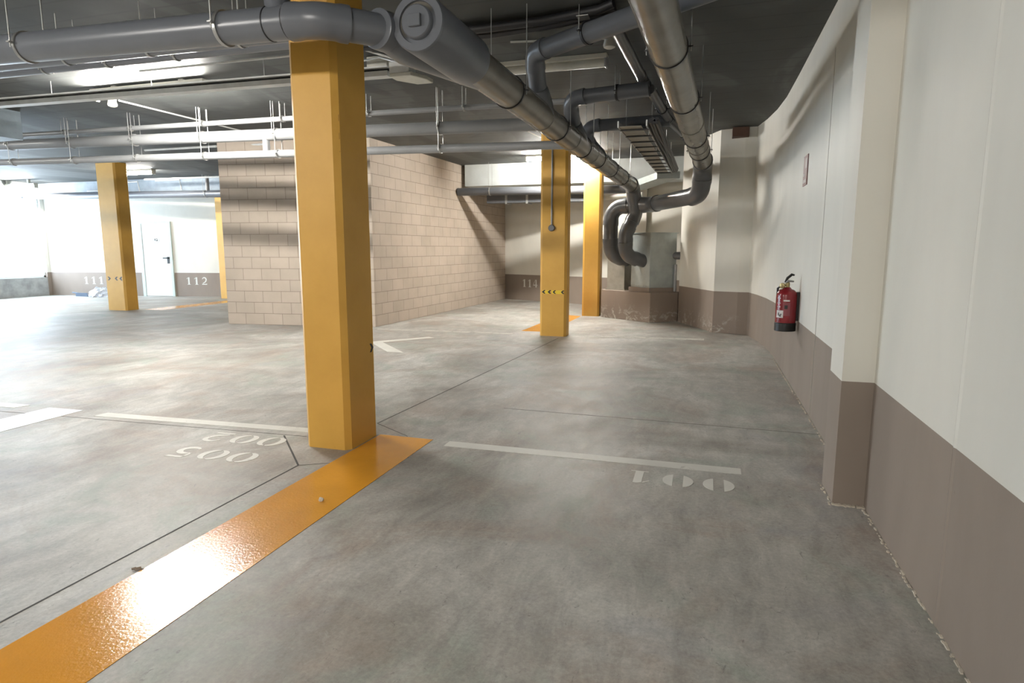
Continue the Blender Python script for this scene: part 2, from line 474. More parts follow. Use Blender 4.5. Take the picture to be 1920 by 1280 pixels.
def number(name, text, origin, ex, ey, w, h, gap, m, label, depth=.002):
    """digits laid along ex, upright along ey, each a thin film of paint on the surface behind it"""
    ex, ey = V(ex).normalized(), V(ey).normalized(); en = ex.cross(ey).normalized(); o = V(origin)
    t = thing(name, label, 'painted number', o)
    for i, ch in enumerate(text):
        bm = BM()
        for poly in digit(ch):
            base = [o + ex*((x*w) + i*gap) + ey*(y*h) for x, y in poly]
            lo = [bm.verts.new(p) for p in base]; hi = [bm.verts.new(p + en*depth) for p in base]
            n = len(base)
            bm.faces.new(lo[::-1]); bm.faces.new(hi)
            for k in range(n): bm.faces.new((lo[k], lo[(k+1) % n], hi[(k+1) % n], hi[k]))
        link('digit', bm, m, t)
    return t
number('stencil_number', '001', (.125, 3.74, 0), (-1, 0, 0), (0, -1, 0), .175, .20, .228, M_NUM, 'white bay number 001 on the floor right of the near pillar')
number('stencil_number', 'OO2', (-2.88, 3.67, 0), (-1, -.05, 0), (0, -1, 0), .175, .20, .222, M_NUM, 'white bay number 002 on the floor close to the line left of the pillar')
number('stencil_number', 'OO5', (-2.84, 3.33, 0), (-1, -.05, 0), (0, -1, 0), .175, .20, .222, M_NUM, 'white bay number 005 on the floor left of the pillar, nearer the camera than 002')
e_far = (fd.x, fd.y, 0)
p = far_pt(far_s(-14.06), .001); number('stencil_number', '112', (p.x, p.y, .335), e_far, (0, 0, 1), .17, .21, .235, M_NUM, 'white bay number 112 on the dado right of the white door')
p = far_pt(far_s(-17.2), .001); number('stencil_number', '111', (p.x, p.y, .335), e_far, (0, 0, 1), .17, .21, .235, M_NUM, 'white bay number 111 on the dado above the white bag at far left')
eb = V(5.17-2.89, 15.14-16.17, 0).normalized(); nb = V(eb.y, -eb.x, 0)
number('stencil_number', '114', V(-4.56, back_u(-4.56), .35) + nb*.001, eb, (0, 0, 1), .15, .20, .185, M_NUM, 'white bay number 114 on the back wall left of the second pillar')

# ------------------------------------------------------------------ pillars
def chevron(bm, o, ex, ez, en, w, h, k, depth=.0015):
    pts = [(0, .5), (.55, 1), (1, 1), (.55, .5), (1, 0), (.55, 0)]
    if k < 0: pts = [(1-x, y) for x, y in pts][::-1]
    base = [o + ex*(x*w) + ez*((y-.5)*h) for x, y in pts]
    lo = [bm.verts.new(p) for p in base]; hi = [bm.verts.new(p+en*depth) for p in base]; n = len(base)
    bm.faces.new(lo[::-1]); bm.faces.new(hi)
    for i in range(n): bm.faces.new((lo[i], lo[(i+1) % n], hi[(i+1) % n], hi[i]))
def pillar(x0, x1, y0, y1, label, ch=.035):
    t = thing('pillar', label, 'pillar', ((x0+x1)/2, (y0+y1)/2, 0))
    poly = [(x0+ch, y0), (x1-ch, y0), (x1, y0+ch), (x1, y1-ch), (x1-ch, y1), (x0+ch, y1), (x0, y1-ch), (x0, y0+ch)]
    link('shaft', prism(BM(), poly, 0, H), M_PIL, t)
    return t
P1 = pillar(-2.59, -2.245, 3.555, 3.95, 'tall ochre pillar nearest the camera with a grey pipe across its top')
P2 = pillar(-2.45, -2.03, 9.40, 9.66, 'ochre pillar with a conduit and chevron tape, second in the right row')
P3 = pillar(-2.37, -2.02, 12.47, 12.80, 'plain ochre pillar beside the duct plinth, farthest in the right row')
P4 = pillar(-12.68, -12.14, 10.58, 10.92, 'shadow-banded pale ochre pillar standing free before the far left wall')
P5 = pillar(-12.70, -12.38, 14.0, 14.28, 'bright yellow pillar half hidden behind the block room at left')
def chev(parent, o, ex, en, w, h, k, m=None, n='chevron_tape'):
    bm = BM(); chevron(bm, V(o), V(ex), V(0, 0, 1), V(en), w, h, k); return link(n, bm, m or M_BLACK, parent)
chev(P1, (-2.245, 3.865, .655), (0, 1, 0), (1, 0, 0), .05, .062, -1)
yb = BM(); box(yb, (-2.405, 9.3995, .66), (-2.30, 9.4, .715)); box(yb, (-2.26, 9.3995, .66), (-2.075, 9.4, .715)); link('tape_backing', yb, M_YEL, P2)
for x in (-2.415, -2.325): chev(P2, (x, 9.399, .688), (1, 0, 0), (0, -1, 0), .06, .055, 1)
for x in (-2.245, -2.115): chev(P2, (x, 9.399, .688), (1, 0, 0), (0, -1, 0), .055, .055, 1)
chev(P4, (-12.60, 10.58, .70), (1, 0, 0), (0, -1, 0), .09, .08, -1)
for x in (-12.40, -12.27): chev(P4, (x, 10.58, .70), (1, 0, 0), (0, -1, 0), .09, .08, 1)
# pencilled survey note on the corner of the near pillar
def scribble(strokes, o, ex, ey, en, sc, parent, r=.0012):
    bm = BM()
    for s in strokes: sweep(bm, [V(o) + V(ex)*(x*sc) + V(ey)*(y*sc) + V(en)*.0005 for x, y in s], r, 5)
    return link('pencil_note', bm, mat('pencil', (.22, .12, .04), .8), parent)
cx = V(-.7071, .7071, 0)
scribble([[(.9, .1), (.5, 0), (.1, .3), (.1, .8), (.5, 1.05), (.9, .9)], [(1.2, .1), (1.7, 1)], [(1.9, .8), (2.2, 1), (2.5, .7), (1.9, 0), (2.6, 0)],
          [(2.8, .02), (2.86, .06)], [(3.5, 1), (3.1, .5), (3.2, .05), (3.6, .1), (3.6, .45), (3.15, .45)], [(3.9, .8), (4.2, 1), (4.5, .7), (3.9, 0), (4.6, 0)]],
         V(-2.249, 3.586, 1.93), V(0, 0, 1), cx, V(.7071, -.7071, 0), .055, P1)
# conduit with a round box on the second pillar
t = thing('electrical_conduit', 'thin grey conduit ending in a round box on the second pillar', 'conduit', (-2.265, 9.385, 1.66))
link('tube', cyl(BM(), (-2.265, 9.385, 1.70), (-2.265, 9.385, 2.95), .014, 12), M_PVCL, t, True)
link('junction_box', lathe(BM(), (-2.265, 9.40, 1.66), (0, -1, 0), [(0, .05), (.035, .05), (.045, .042)], 20), M_PVCD, t, True)

# ------------------------------------------------------------------ pipework
def ring(bm, c, d, r, wdt, th, n=28, a0=0, a1=2*PI):
    """a flat strap around a pipe of radius r"""
    a, b = frame(V(d)); d = V(d).normalized(); c = V(c); rr = []
    full = abs(a1-a0-2*PI) < 1e-6
    for i in range(n + (0 if full else 1)):
        t = a0 + (a1-a0)*i/n; e = a*math.cos(t) + b*math.sin(t)
        rr.append([bm.verts.new(c + e*q + d*s) for q, s in ((r, -wdt/2), (r+th, -wdt/2), (r+th, wdt/2), (r, wdt/2))])
    m = len(rr)
    for i in range(m if full else m-1):
        p, q = rr[i], rr[(i+1) % m]
        for k in range(4): bm.faces.new((p[k], p[(k+1) % 4], q[(k+1) % 4], q[k]))
    if not full: bm.faces.new(rr[0][::-1]); bm.faces.new(rr[-1])
    return bm

def hanger(parent, c, d, r, m=None, top=H, wdt=.022, rods=True):
    c, d = V(c), V(d).normalized(); a, b = frame(d); bm = BM()
    ring(bm, c, d, r+.001, wdt, .007)
    for s in (-1, 1):
        e = c + a*s*(r+.022)
        q = [e + a*s*x + d*y + V(0, 0, z) for x, y, z in ((-.016, -.012, -.004), (.016, -.012, -.004), (.016, .012, -.004), (-.016, .012, -.004))]
        lo = [bm.verts.new(p) for p in q]; hi = [bm.verts.new(p + V(0, 0, .008)) for p in q]
        bm.faces.new(lo[::-1]); bm.faces.new(hi)
        for k in range(4): bm.faces.new((lo[k], lo[(k+1) % 4], hi[(k+1) % 4], hi[k]))
    h = link('hanger', bm, m or M_RUB, parent, True)
    if rods:
        for s in (-1, 1):
            e = c + a*s*(r+.022)
            bm = BM(); cyl(bm, (e.x, e.y, e.z-.03), (e.x, e.y, top), .0042, 8); cyl(bm, (e.x, e.y, e.z+.004), (e.x, e.y, e.z+.014), .009, 6)
            o = link('rod', bm, M_STEEL, None, True); o.parent = h; o.location = (0, 0, 0); o.location = -(world_loc(h))
    return h

def pipe(name, label, cat, pts, r, m, R=None, tail=None, hang=(), rings_at=(), sock=True, group=None, hm=None, n=24, base=None, ringm=None):
    """pts is a polyline; corners become elbow parts; hang/rings_at: (segment, fraction)"""
    pts = [V(p) for p in pts]; R = R or r*2.2
    t = thing(name, label, cat, base or pts[0], group)
    ends = [pts[0]]; bends = []
    for i in range(1, len(pts)-1):
        b = bend(pts[i-1], pts[i], pts[i+1], R); bends.append(b); ends += [b[0], b[-1]]
    ends.append(pts[-1]); segs = []
    for i in range(0, len(ends), 2):
        segs.append((ends[i], ends[i+1])); link('pipe_run', cyl(BM(), ends[i], ends[i+1], r, n), (tail or m) if i else m, t, True)
    for b in bends:
        d0 = (b[1]-b[0]).normalized(); d1 = (b[-1]-b[-2]).normalized(); rr = r*1.06 if sock else r*1.01
        pl = [b[0]-d0*r*.8, b[0]-d0*r*.35] + b + [b[-1]+d1*r*.35, b[-1]+d1*r*.8]
        rad = [rr*1.05, rr*1.05] + [rr]*len(b) + [rr*1.05, rr*1.05] if sock else [rr]*len(pl)
        link('elbow', sweep(BM(), pl, rad, n), tail or m, t, True)
    for s, k in hang:
        a, b = segs[s]; hanger(t, a.lerp(b, k), b-a, r, hm)
    for s, k in rings_at:
        a, b = segs[s]; c = a.lerp(b, k); d = (b-a).normalized()
        bm = BM(); sweep(bm, [c-d*.05, c-d*.045, c+d*.045, c+d*.05], [r, r*1.045, r*1.045, r], n)
        link('coupling', bm, m, t, True)
    return t, segs

def seam_ring(parent, c, d, r, w=.006):
    return link('seal_ring', ring(BM(), c, d, r, w, .003), M_RUB, parent, True)

# A: big drain across the front of the near pillar
A0 = V(-8.9, 3.10, 2.72); A1 = V(-2.05, 3.10, 2.565); A2 = V(-1.80, 3.36, 2.565)
PA, sA = pipe('drain_pipe', 'thick grey drain pipe across the top left, bent round the near pillar', 'pipe', [A0, A1, A2], .088, M_PVC, R=.22,
              hang=((0, .70), (0, .925), (0, .40)), hm=M_STEEL)
seam_ring(PA, A0.lerp(A1, .957), A1-A0, .088); seam_ring(PA, A0.lerp(A1, .975), A1-A0, .088)
bm = BM(); c = A0.lerp(A1, .966); sweep(bm, [c, c+V(-.03, .02, .14), c+V(-.06, .04, .45)], .07, 20); link('branch_stub', bm, M_PVC, PA, True)

# B: long capped collector heading to the duct boxes
B0 = V(-1.565, 3.33, 2.575); B1 = V(-1.33, 11.72, 2.47)
dB = (B1-B0).normalized(); Bat = lambda u: B0 + dB*((u-B0.y)/dB.y)
B_pts = [B0, B1, V(-1.27, 11.80, 1.98), V(-1.43, 11.72, 1.62), V(-1.43, 11.75, 1.22), V(-1.10, 11.95, 1.12)]
PB, sB = pipe('collector_pipe', 'thick capped brown-grey pipe running from the near pillar back to the metal duct box', 'pipe', B_pts, .122, M_PVCB, R=.20, tail=M_PVCT,
              hang=((0, .185), (0, .36), (0, .50), (0, .61), (0, .73), (0, .86)), rings_at=((0, .30), (0, .435), (0, .56)))
link('socket', sweep(BM(), [B0+dB*.0, B0+dB*.01, B0+dB*.70, B0+dB*.72], [.150, .156, .156, .126], 32), M_PVC, PB, True)
cap = lathe(BM(), B0 + dB*.0, -dB, [(-.03, .154), (.004, .156), (.014, .150), (.014, .112), (-.012, .108), (-.012, .092), (.03, .088), (.036, .082), (.036, .03)], 36)
cp = link('end_cap', cap, M_PVC, PB, True)
a_, b_ = frame(dB); bm = BM(); c = B0 - dB*.036
q = [c + a_*x + b_*y for x, y in ((-.036, -.032), (.036, -.032), (.036, .032), (-.036, .032))]
lo = [bm.verts.new(p) for p in q]; hi = [bm.verts.new(p - dB*.022) for p in q]
bm.faces.new(lo[::-1]); bm.faces.new(hi)
for k in range(4): bm.faces.new((lo[k], lo[(k+1) % 4], hi[(k+1) % 4], hi[k]))
o = link('square_plug', bm, M_PVC, None, bevel=.004); o.parent = cp; o.location = -world_loc(cp)
# wye where A joins B, and branch saddles under the two side drains
J = Bat(4.35); d45 = (J - A2); d45.normalize()
link('wye_branch', sweep(BM(), [A2-d45*.05, A2-d45*.045, A2+d45*.03, A2+d45*.035, A2+d45*.20, J], [.100, .108, .108, .102, .134, .118], 28), M_PVC, PB, True)

# D, second and third branch
def branch(u, top, end, r, label, m=M_PVCD, hang=((1, .4),), R=.13):
    c = Bat(u)
    t, sg_ = pipe('branch_pipe', label, 'pipe', [c + V(0, -.02, .05), V(*top), V(*end)], r, m, R=R, hang=hang, n=20)
    d = (V(*top) - c).normalized()
    link('wye_foot', sweep(BM(), [c, c+d*.10, c+d*.22, c+d*.26, c+d*.27], [.122, .120, r*1.25, r*1.15, r], 22), M_PVCT, t, True)
    return t
branch(5.75, (-1.46, 5.36, 2.98), (.80, 4.02, 3.035), .078, 'grey-brown branch pipe rising from the collector and crossing toward the top right', M_PVCD, ((1, .2),))
branch(7.25, (-1.47, 6.82, 2.93), (-.62, 6.72, 2.945), .075, 'dark branch pipe with a silver clip, second to leave the collector', M_PVCD, ((1, .55),))
branch(8.55, (-1.62, 8.25, 2.90), (-.50, 8.22, 2.915), .075, 'dark branch pipe above the cable tray, third to leave the collector', M_PVCD, ())
pipe('side_pipe', 'thin dark pipe hugging the ceiling right of the smoke detector', 'pipe', [(-.76, 5.16, 3.06), (-.70, 6.72, 3.06), (-.64, 6.75, 2.96)], .05, M_PVCD, n=16)
pipe('side_pipe', 'thin dark pipe slanting under the ceiling left of the right-hand main pipe', 'pipe', [(-.62, 6.75, 2.95), (-.52, 8.3, 2.93), (-.30, 9.6, 2.9)], .05, M_PVCD, n=16, hang=((0, .6),))

# C: right-hand main pipe and its long elbow down to the small box
PC, sC = pipe('main_pipe', 'thick brown-grey pipe at the upper right with black hanger rings', 'pipe',
     [(-.50, .4, 2.86), (-.105, 10.15, 2.63), (-.13, 10.35, 2.18), (-.98, 11.75, 2.14), (-1.74, 11.95, 2.12), (-1.74, 11.95, 1.24), (-1.46, 12.3, 1.14)], .132, M_PVCB, R=.24, tail=M_PVCT,
     hang=((0, .46), (0, .61), (0, .80), (0, .90)), rings_at=((0, .72), (0, .86)))

# cross pipes towards the left -------------------------------------------------
def cross(name, label, a, b, r, m, hang, n=16, hm=None, mid=()):
    return pipe(name, label, 'pipe', [a, *mid, b], r, m, hang=[(0, k) for k in hang], n=n, hm=hm or M_STEEL)
cross('water_pipe', 'slim dark pipe directly under the thick grey drain at the top left', (-8.9, 4.0, 2.90), (-1.9, 4.02, 2.84), .05, M_PVC, (.2, .44, .56, .68, .80), hm=M_STEEL)
cross('water_pipe', 'slim dark pipe above the lit tube lamp, second below the thick drain', (-8.9, 4.45, 2.99), (-2.7, 4.45, 2.945), .045, M_PVC, (.25, .50, .62, .74))
cross('sprinkler_pipe', 'white pipe on hanger rods, highest of the three long pipes at left', (-9.75, 7.04, 3.015), (-1.50, 7.0, 2.945), .032, M_PVCL, (.1, .25, .4, .55, .7, .85))
cross('waste_pipe', 'pale pipe on paired rods, middle of the three long pipes at left', (-12.5, 7.0, 2.925), (-1.50, 7.0, 2.715), .073, M_PVCL, (.12, .23, .34, .445, .55, .655, .76, .86))
cross('waste_pipe', 'pale pipe on paired rods, lowest of the three long pipes at left', (-13.0, 7.0, 2.68), (-1.48, 7.0, 2.485), .048, M_PVCL, (.16, .265, .37, .47, .57, .67, .77, .865))
cross('low_pipe', 'blue-grey low pipe crossing the far left wall above the white door', (-18.4, 13.1, 2.80), (-8.22, 13.1, 2.66), .088, M_PVC, (.3, .62,))
cross('low_pipe', 'dark low pipe coming out of the block wall and passing behind the second pillar', (-5.28, 13.1, 2.585), (-1.55, 13.1, 2.545), .085, M_PVCD, (.2, .55))
cross('riser_stub', 'short pale pipe hanging between two long pipes just left of the near pillar', (-5.46, 7.0, 2.77), (-5.46, 7.0, 2.56), .045, M_PVCL, ())
cross('riser_stub', 'short grey upright pipe at the left edge of the block room above the yellow pillar', (-12.05, 13.1, 3.15), (-12.05, 13.1, 2.76), .045, M_PVCL, ())
pipe('drain_offset', 'thin light pipe behind the elbow above the small duct box', 'pipe', [(-2.3, 12.95, 2.36), (-1.25, 12.75, 2.40)], .05, M_CREAM, n=14)

# equipment: galvanized boxes on a brown plinth --------------------------------
pl = thing('plinth', 'stained brown masonry plinth under the metal duct boxes', 'plinth', (-1.2, 12.1, 0))
link('base', prism(BM(), [(-1.97, 12.40), (-.95, 11.65), (-.47, 11.99), (-.42, 12.15), (-1.40, 13.0), (-1.9, 13.0)], 0, .55), M_PLINTH, pl, bevel=.008)
link('step', prism(BM(), [(-1.40, 12.13), (-.985, 11.77), (-.51, 12.08), (-.52, 12.2), (-1.0, 12.6)], .55, .63), M_PLINTH, pl)
d1 = thing('duct_box', 'tall galvanized metal duct box on the plinth beside the right wall', 'duct box', (-.9, 12.1, .63))
q = [(-1.36, 12.13), (-.985, 11.79), (-.53, 12.08), (-.92, 12.50)]
link('casing', prism(BM(), q, .63, 1.63), M_GALV, d1, bevel=.004)
link('lid', prism(BM(), [(-1.38, 12.13), (-.985, 11.77), (-.50, 12.08), (-.92, 12.53)], 1.63, 1.645), M_GALV, d1)
bm = BM()
for k in range(8):
    p = V(-1.36, 12.13, 0).lerp(V(-.985, 11.79, 0), .06+.125*k); cyl(bm, (p.x, p.y, .66), (p.x-.006, p.y-.007, .66), .006, 8)
link('rivet_row', bm, M_STEEL, d1)
d2 = thing('duct_box', 'smaller stained metal duct box at the left end of the plinth', 'duct box', (-1.65, 12.45, .55))
link('casing', prism(BM(), [(-1.86, 12.42), (-1.50, 12.25), (-1.38, 12.50), (-1.72, 12.70)], .56, 1.48), M_GALVB, d2, bevel=.004)
link('flange', prism(BM(), [(-1.89, 12.42), (-1.49, 12.22), (-1.35, 12.50), (-1.72, 12.73)], .55, .575), M_GALVB, d2)
pipe('overflow_pipe', 'short dark pipe stub between the tall duct box and the right wall', 'pipe', [(-.62, 12.12, 1.22), (-.42, 12.03, 1.22)], .07, M_PVCD, n=16)
pipe('overflow_pipe', 'thin pale upright pipe beside the tall duct box by the wall', 'pipe', [(-.535, 12.02, .56), (-.535, 12.02, 1.06)], .026, M_PVCL, n=12)

# cable tray -------------------------------------------------------------------
tr = thing('cable_tray', 'long grey ladder cable tray hung under the ceiling before the recess', 'cable tray', (-.8, 9.7, 2.72))
T0, T1 = 7.35, 12.0; tz = 2.70
def tx(y): return -1.015 + (y-T0)*.023, -.70 + (y-T0)*.008
for k in (0, 1):
    a = (tx(T0)[k], T0, tz); b = (tx(T1)[k], T1, tz); bm = BM(); s = .008
    prism(bm, [(a[0]-s, T0), (a[0]+s, T0), (b[0]+s, T1), (b[0]-s, T1)], tz, tz+.07); link('side_rail', bm, M_STEEL, tr)
prism(bmp := BM(), [(tx(T0)[0], T0), (tx(T0)[1]-.06, T0), (tx(T1)[1]-.06, T1), (tx(T1)[0], T1)], tz+.008, tz+.012); link('tray_base', bmp, M_GALVB, tr)
for i in range(11):
    y = T0 + .2 + i*.43; a, b = tx(y); link('rung', box(BM(), (a-.005, y-.025, tz-.006), (b+.005, y+.025, tz+.006)), M_RUB, tr)
for i in range(4):
    y = T0 + .6 + i*1.2
    for k in (0, 1):
        link('rod', cyl(BM(), (tx(y)[k], y, tz), (tx(y)[k], y, H), .004, 8), M_STEEL, tr)
bm = BM()
for k in range(6):
    pts = [(tx(y)[1]+.035+.034*(k % 3)+random.uniform(-.012, .012), y, tz+.03+.04*(k//3)+random.uniform(-.02, .02)) for y in (7.35, 8.2, 9.1, 10.0, 10.9, 11.8)]
    sweep(bm, pts, .019, 8)
tag(link('cable_bundle', bm, M_RUB, smooth=True), 'black cables strung along the right side of the cable tray', 'cables')
# transition chute at the end of the tray
ch = thing('duct_chute', 'pale metal chute dropping from the far end of the cable tray', 'duct', (-1.1, 12.3, 2.4))
bm = BM()
q0 = [V(-.93, 12.05, 2.62), V(-.52, 12.05, 2.62), V(-.52, 12.05, 2.74), V(-.93, 12.05, 2.74)]
q1 = [p + V(-.75, 1.1, -.10) for p in q0]
va = [bm.verts.new(p) for p in q0]; vb = [bm.verts.new(p) for p in q1]
bm.faces.new(va[::-1]); bm.faces.new(vb)
for k in range(4): bm.faces.new((va[k], va[(k+1) % 4], vb[(k+1) % 4], vb[k]))
link('shell', bm, M_GALV, ch)
# cross beam-like duct in the dark under the far downstand
dd = thing('flat_duct', 'dark flat duct under the beam above bay number 114', 'duct', (-3.8, 14.5, 2.4))
link('casing', box(BM(), (-4.95, 14.05, 2.40), (-2.5, 14.4, 2.62)), M_PVCD, dd)
for x in (-4.5, -4.0, -3.2, -2.6): link('bracket', box(BM(), (x, 14.03, 2.37), (x+.05, 14.42, 2.64)), M_STEEL, dd)

# hoses in the dark at top centre ----------------------------------------------
t = thing('hose_bundle', 'black corrugated hoses slung under the dark ceiling at top centre', 'hoses', (-1.5, 5.1, 3.1))
for k in range(4):
    dz = (.035, 0, -.03, .01)[k]; dy = (.0, .05, .02, -.05)[k]
    pts = [V(-3.0, 5.2+dy, 3.13+dz*.3), V(-2.3, 5.14+dy, 3.12+dz*.4), V(-1.8, 5.15+dy*1.3, 3.115+dz*.5), V(-1.3, 5.12+dy, 3.12+dz*.4), V(-.85, 5.03+dy, 3.125+dz*.3), V(-.74, 5.0+dy, 3.15)]
    fine = []
    for i in range(len(pts)-1): fine += [pts[i].lerp(pts[i+1], j/4) for j in range(4)]
    link('hose', sweep(BM(), fine + [pts[-1]], .034, 10), M_RUB, t, True)
link('hose_clip', box(BM(), (-1.02, 4.95, 3.088), (-.93, 5.14, 3.094)), M_STEEL, t)
for x in (-2.0, -1.0): link('clip_rod', cyl(BM(), (x, 5.12, 3.09), (x, 5.12, H), .004, 8), M_STEEL, t)

# ------------------------------------------------------------------ lamps and electrics
LA, LB, LC, LR, LS, LF = 450, 520, 170, 430, 365, 180     # lamp strengths
def tube_lamp(x0, x1, y, label, lit=300, z=H):
    t = thing('tube_lamp', label, 'lamp', ((x0+x1)/2, y, z))
    link('housing', box(BM(), (x0, y-.06, z-.045), (x1, y+.06, z)), M_CREAM, t, bevel=.006)
    if z < H:
        for k in (.2, .8): link('spacer', box(BM(), (x0+(x1-x0)*k-.03, y-.03, z), (x0+(x1-x0)*k+.03, y+.03, H)), M_CREAM, t)
    bm = BM(); sweep(bm, [(x0+.02, y, z-.075), (x1-.02, y, z-.075)], .042, 10)
    link('diffuser', bm, M_LAMP(lit) if lit else M_CREAM, t, True)
    for x in (x0, x1-.02): link('end_cap', box(BM(), (x-.004, y-.052, z-.122), (x+.024, y+.052, z-.03)), M_CREAM if lit else M_PVCL, t, bevel=.008)
    return t
tube_lamp(-6.85, -5.25, 5.80, 'bright lit tube lamp at upper left, left of the near pillar', LA, z=H-.02)
tube_lamp(-13.75, -12.35, 11.8, 'lit tube lamp on the ceiling right of the free-standing far left pillar', LC)
tube_lamp(-18.5, -17.2, 12.6, 'lit tube lamp at the left edge above the wide opening', 130, z=H-.1)
tube_lamp(-3.50, -2.05, 12.3, 'lit tube lamp hidden by pipes in front of the pale beam', LB)
tube_lamp(-2.10, -.98, 6.26, 'unlit tube lamp on the dark ceiling behind the first branch pipe', False)
# the rows go on behind the camera
tube_lamp(-6.95, -5.40, -1.2, 'lit tube lamp on the ceiling left behind the camera', LR)
tube_lamp(-2.6, -1.05, -3.2, 'lit tube lamp on the ceiling right behind the camera', LS)
tube_lamp(-12.95, -11.4, 4.6, 'lit tube lamp on the ceiling far out to the left of the frame', LF)

t = thing('cable_trunking', 'white cable trunking rail under the ceiling below the bright tube lamp', 'trunking', (-6, 5.42, 2.98))
for a, b in (((-8.9, 2.965), (-2.84, 2.905)),):
    for z0, z1, n_ in ((0, .045, 'cover'), (.072, .088, 'upper_rail')):
        bm = BM(); va = []
        for x, zz in (a, b):
            va.append([bm.verts.new(p) for p in ((x, 5.36, zz+z0), (x, 5.46, zz+z0), (x, 5.46, zz+z1), (x, 5.36, zz+z1))])
        bm.faces.new(va[0][::-1]); bm.faces.new(va[1])
        for k in range(4): bm.faces.new((va[0][k], va[0][(k+1) % 4], va[1][(k+1) % 4], va[1][k]))
        link(n_, bm, M_TRUNK, t)
bm = BM(); sweep(bm, [(-8.9, 5.42, 3.023), (-2.84, 5.42, 2.963)], .02, 6); link('slot_shade', bm, M_DARKIN, t)  # near-black bar stands in for the shade inside the open slot
for x in (-8.4, -7, -5.6, -4.2, -3.2): link('rod', cyl(BM(), (x, 5.41, 2.97), (x, 5.41, H), .004, 8), M_STEEL, t)

t = thing('emergency_light', 'cream emergency light box at the end of the trunking right of the near pillar', 'emergency light', (-2.8, 5.55, 3.0))
link('back_box', box(BM(), (-2.82, 5.36, 2.92), (-2.62, 5.50, 3.02)), M_TRUNK, t, bevel=.004)
link('lens', prism(BM(), [(-2.81, 5.35), (-2.60, 5.35), (-2.52, 5.52), (-2.52, 5.66), (-2.68, 5.66), (-2.81, 5.48)], 2.885, 2.92), M_CREAM, t, bevel=.006)
link('bracket', box(BM(), (-2.74, 5.40, 3.02), (-2.70, 5.46, H)), M_STEEL, t)
bm = BM()
for pts in ([(-3.4, 5.7, 3.15), (-3.05, 5.62, 3.15), (-2.76, 5.44, 3.03)], [(-3.6, 5.35, 3.15), (-3.15, 5.2, 3.15), (-2.70, 5.42, 3.03)], [(-2.62, 5.45, 2.97), (-2.42, 5.55, 2.99), (-2.38, 5.75, 3.08), (-2.6, 5.9, 3.15)]):
    sweep(bm, pts, .010, 8)
link('feed_conduit', bm, M_TRUNK, t, True)
t = thing('junction_box', 'small pale junction box on the ceiling just right of the near pillar', 'junction box', (-3.15, 5.75, 3.1))
link('body', box(BM(), (-3.22, 5.66, 3.03), (-3.0, 5.80, H)), M_CREAM, t, bevel=.01)
link('lid', box(BM(), (-3.21, 5.67, 3.015), (-3.01, 5.79, 3.03)), M_CREAM, t, bevel=.004)

def detector(x, y, label, z=H):
    t = thing('smoke_detector', label, 'smoke detector', (x, y, z))
    link('base', lathe(BM(), (x, y, z), (0, 0, -1), [(0, .05), (.02, .05), (.022, .046)], 22), M_CREAM, t, True)
    link('head', lathe(BM(), (x, y, z-.022), (0, 0, -1), [(0, .045), (.045, .056), (.065, .05), (.075, .03)], 22), M_CREAM, t, True)
    return t
detector(-.89, 5.78, 'white smoke detector on the dark ceiling between the two thick pipes', H)
detector(-7.1, 6.25, 'white smoke detector below the bright tube lamp at upper left', H)
def conduit(label, pts, r=.010, m=None, n=8): return tag(link('ceiling_conduit', sweep(BM(), pts, r, n), m or M_TRUNK, smooth=True), label, 'conduit')
conduit('thin white conduit on the ceiling leading right from the upper left smoke detector', [(-7.05, 6.3, H-.012), (-7.0, 9.6, H-.012)], .011)
conduit('thin white conduit on the dark ceiling leading to the central smoke detector', [(-1.75, 5.62, H-.012), (-1.2, 5.72, H-.012), (-.93, 5.78, H-.012)], .009)
conduit('upper of two thin conduits crossing the ceiling above the bright lamp', [(-8.9, 5.0, 3.13), (-2.9, 5.0, 3.12)], .012)
conduit('lower of two thin conduits crossing the ceiling above the bright lamp', [(-5.6, 5.28, 3.14), (-2.9, 5.25, 3.12)], .011)
conduit('left one of a thin conduit pair running back from the emergency light', [(-2.62, 5.48, 3.0), (-2.58, 5.9, 3.15), (-2.5, 8.4, 3.15)], .010)
conduit('right one of a thin conduit pair running back from the emergency light', [(-2.57, 5.48, 3.0), (-2.52, 5.9, 3.15), (-2.44, 8.4, 3.15)], .010)
conduit('thin pale conduit on the ceiling between the long pipes and the second pillar', [(-2.75, 9.7, 3.16), (-2.55, 11.6, 3.16)], .010)
conduit('thin white conduit stepping down the pale beam at far left', [(-16.4, 13.40, 2.92), (-15.9, 13.40, 2.92), (-15.7, 13.40, 3.10), (-14.6, 13.40, 3.12), (-14.55, 13.40, 2.86)], .016)
conduit('thin white conduit dropping down the pale beam right of the free-standing pillar', [(-14.0, 13.40, 3.12), (-13.2, 13.40, 3.12), (-13.15, 13.40, 2.86)], .014)
conduit('white rail under the ceiling just in front of the pale beam at far left', [(-13.5, 12.6, 3.06), (-8.3, 12.6, 3.04)], .02)
for i, (x0, x1, y, lab) in enumerate(((-9.9, -8.3, 9.3, 'left piece of white rail glimpsed between the long pipes at left'), (-8.2, -7.3, 9.35, 'right piece of white rail glimpsed between the long pipes at left'))):
    conduit(lab, [(x0, y, 3.13), (x1, y, 3.125)], .02)

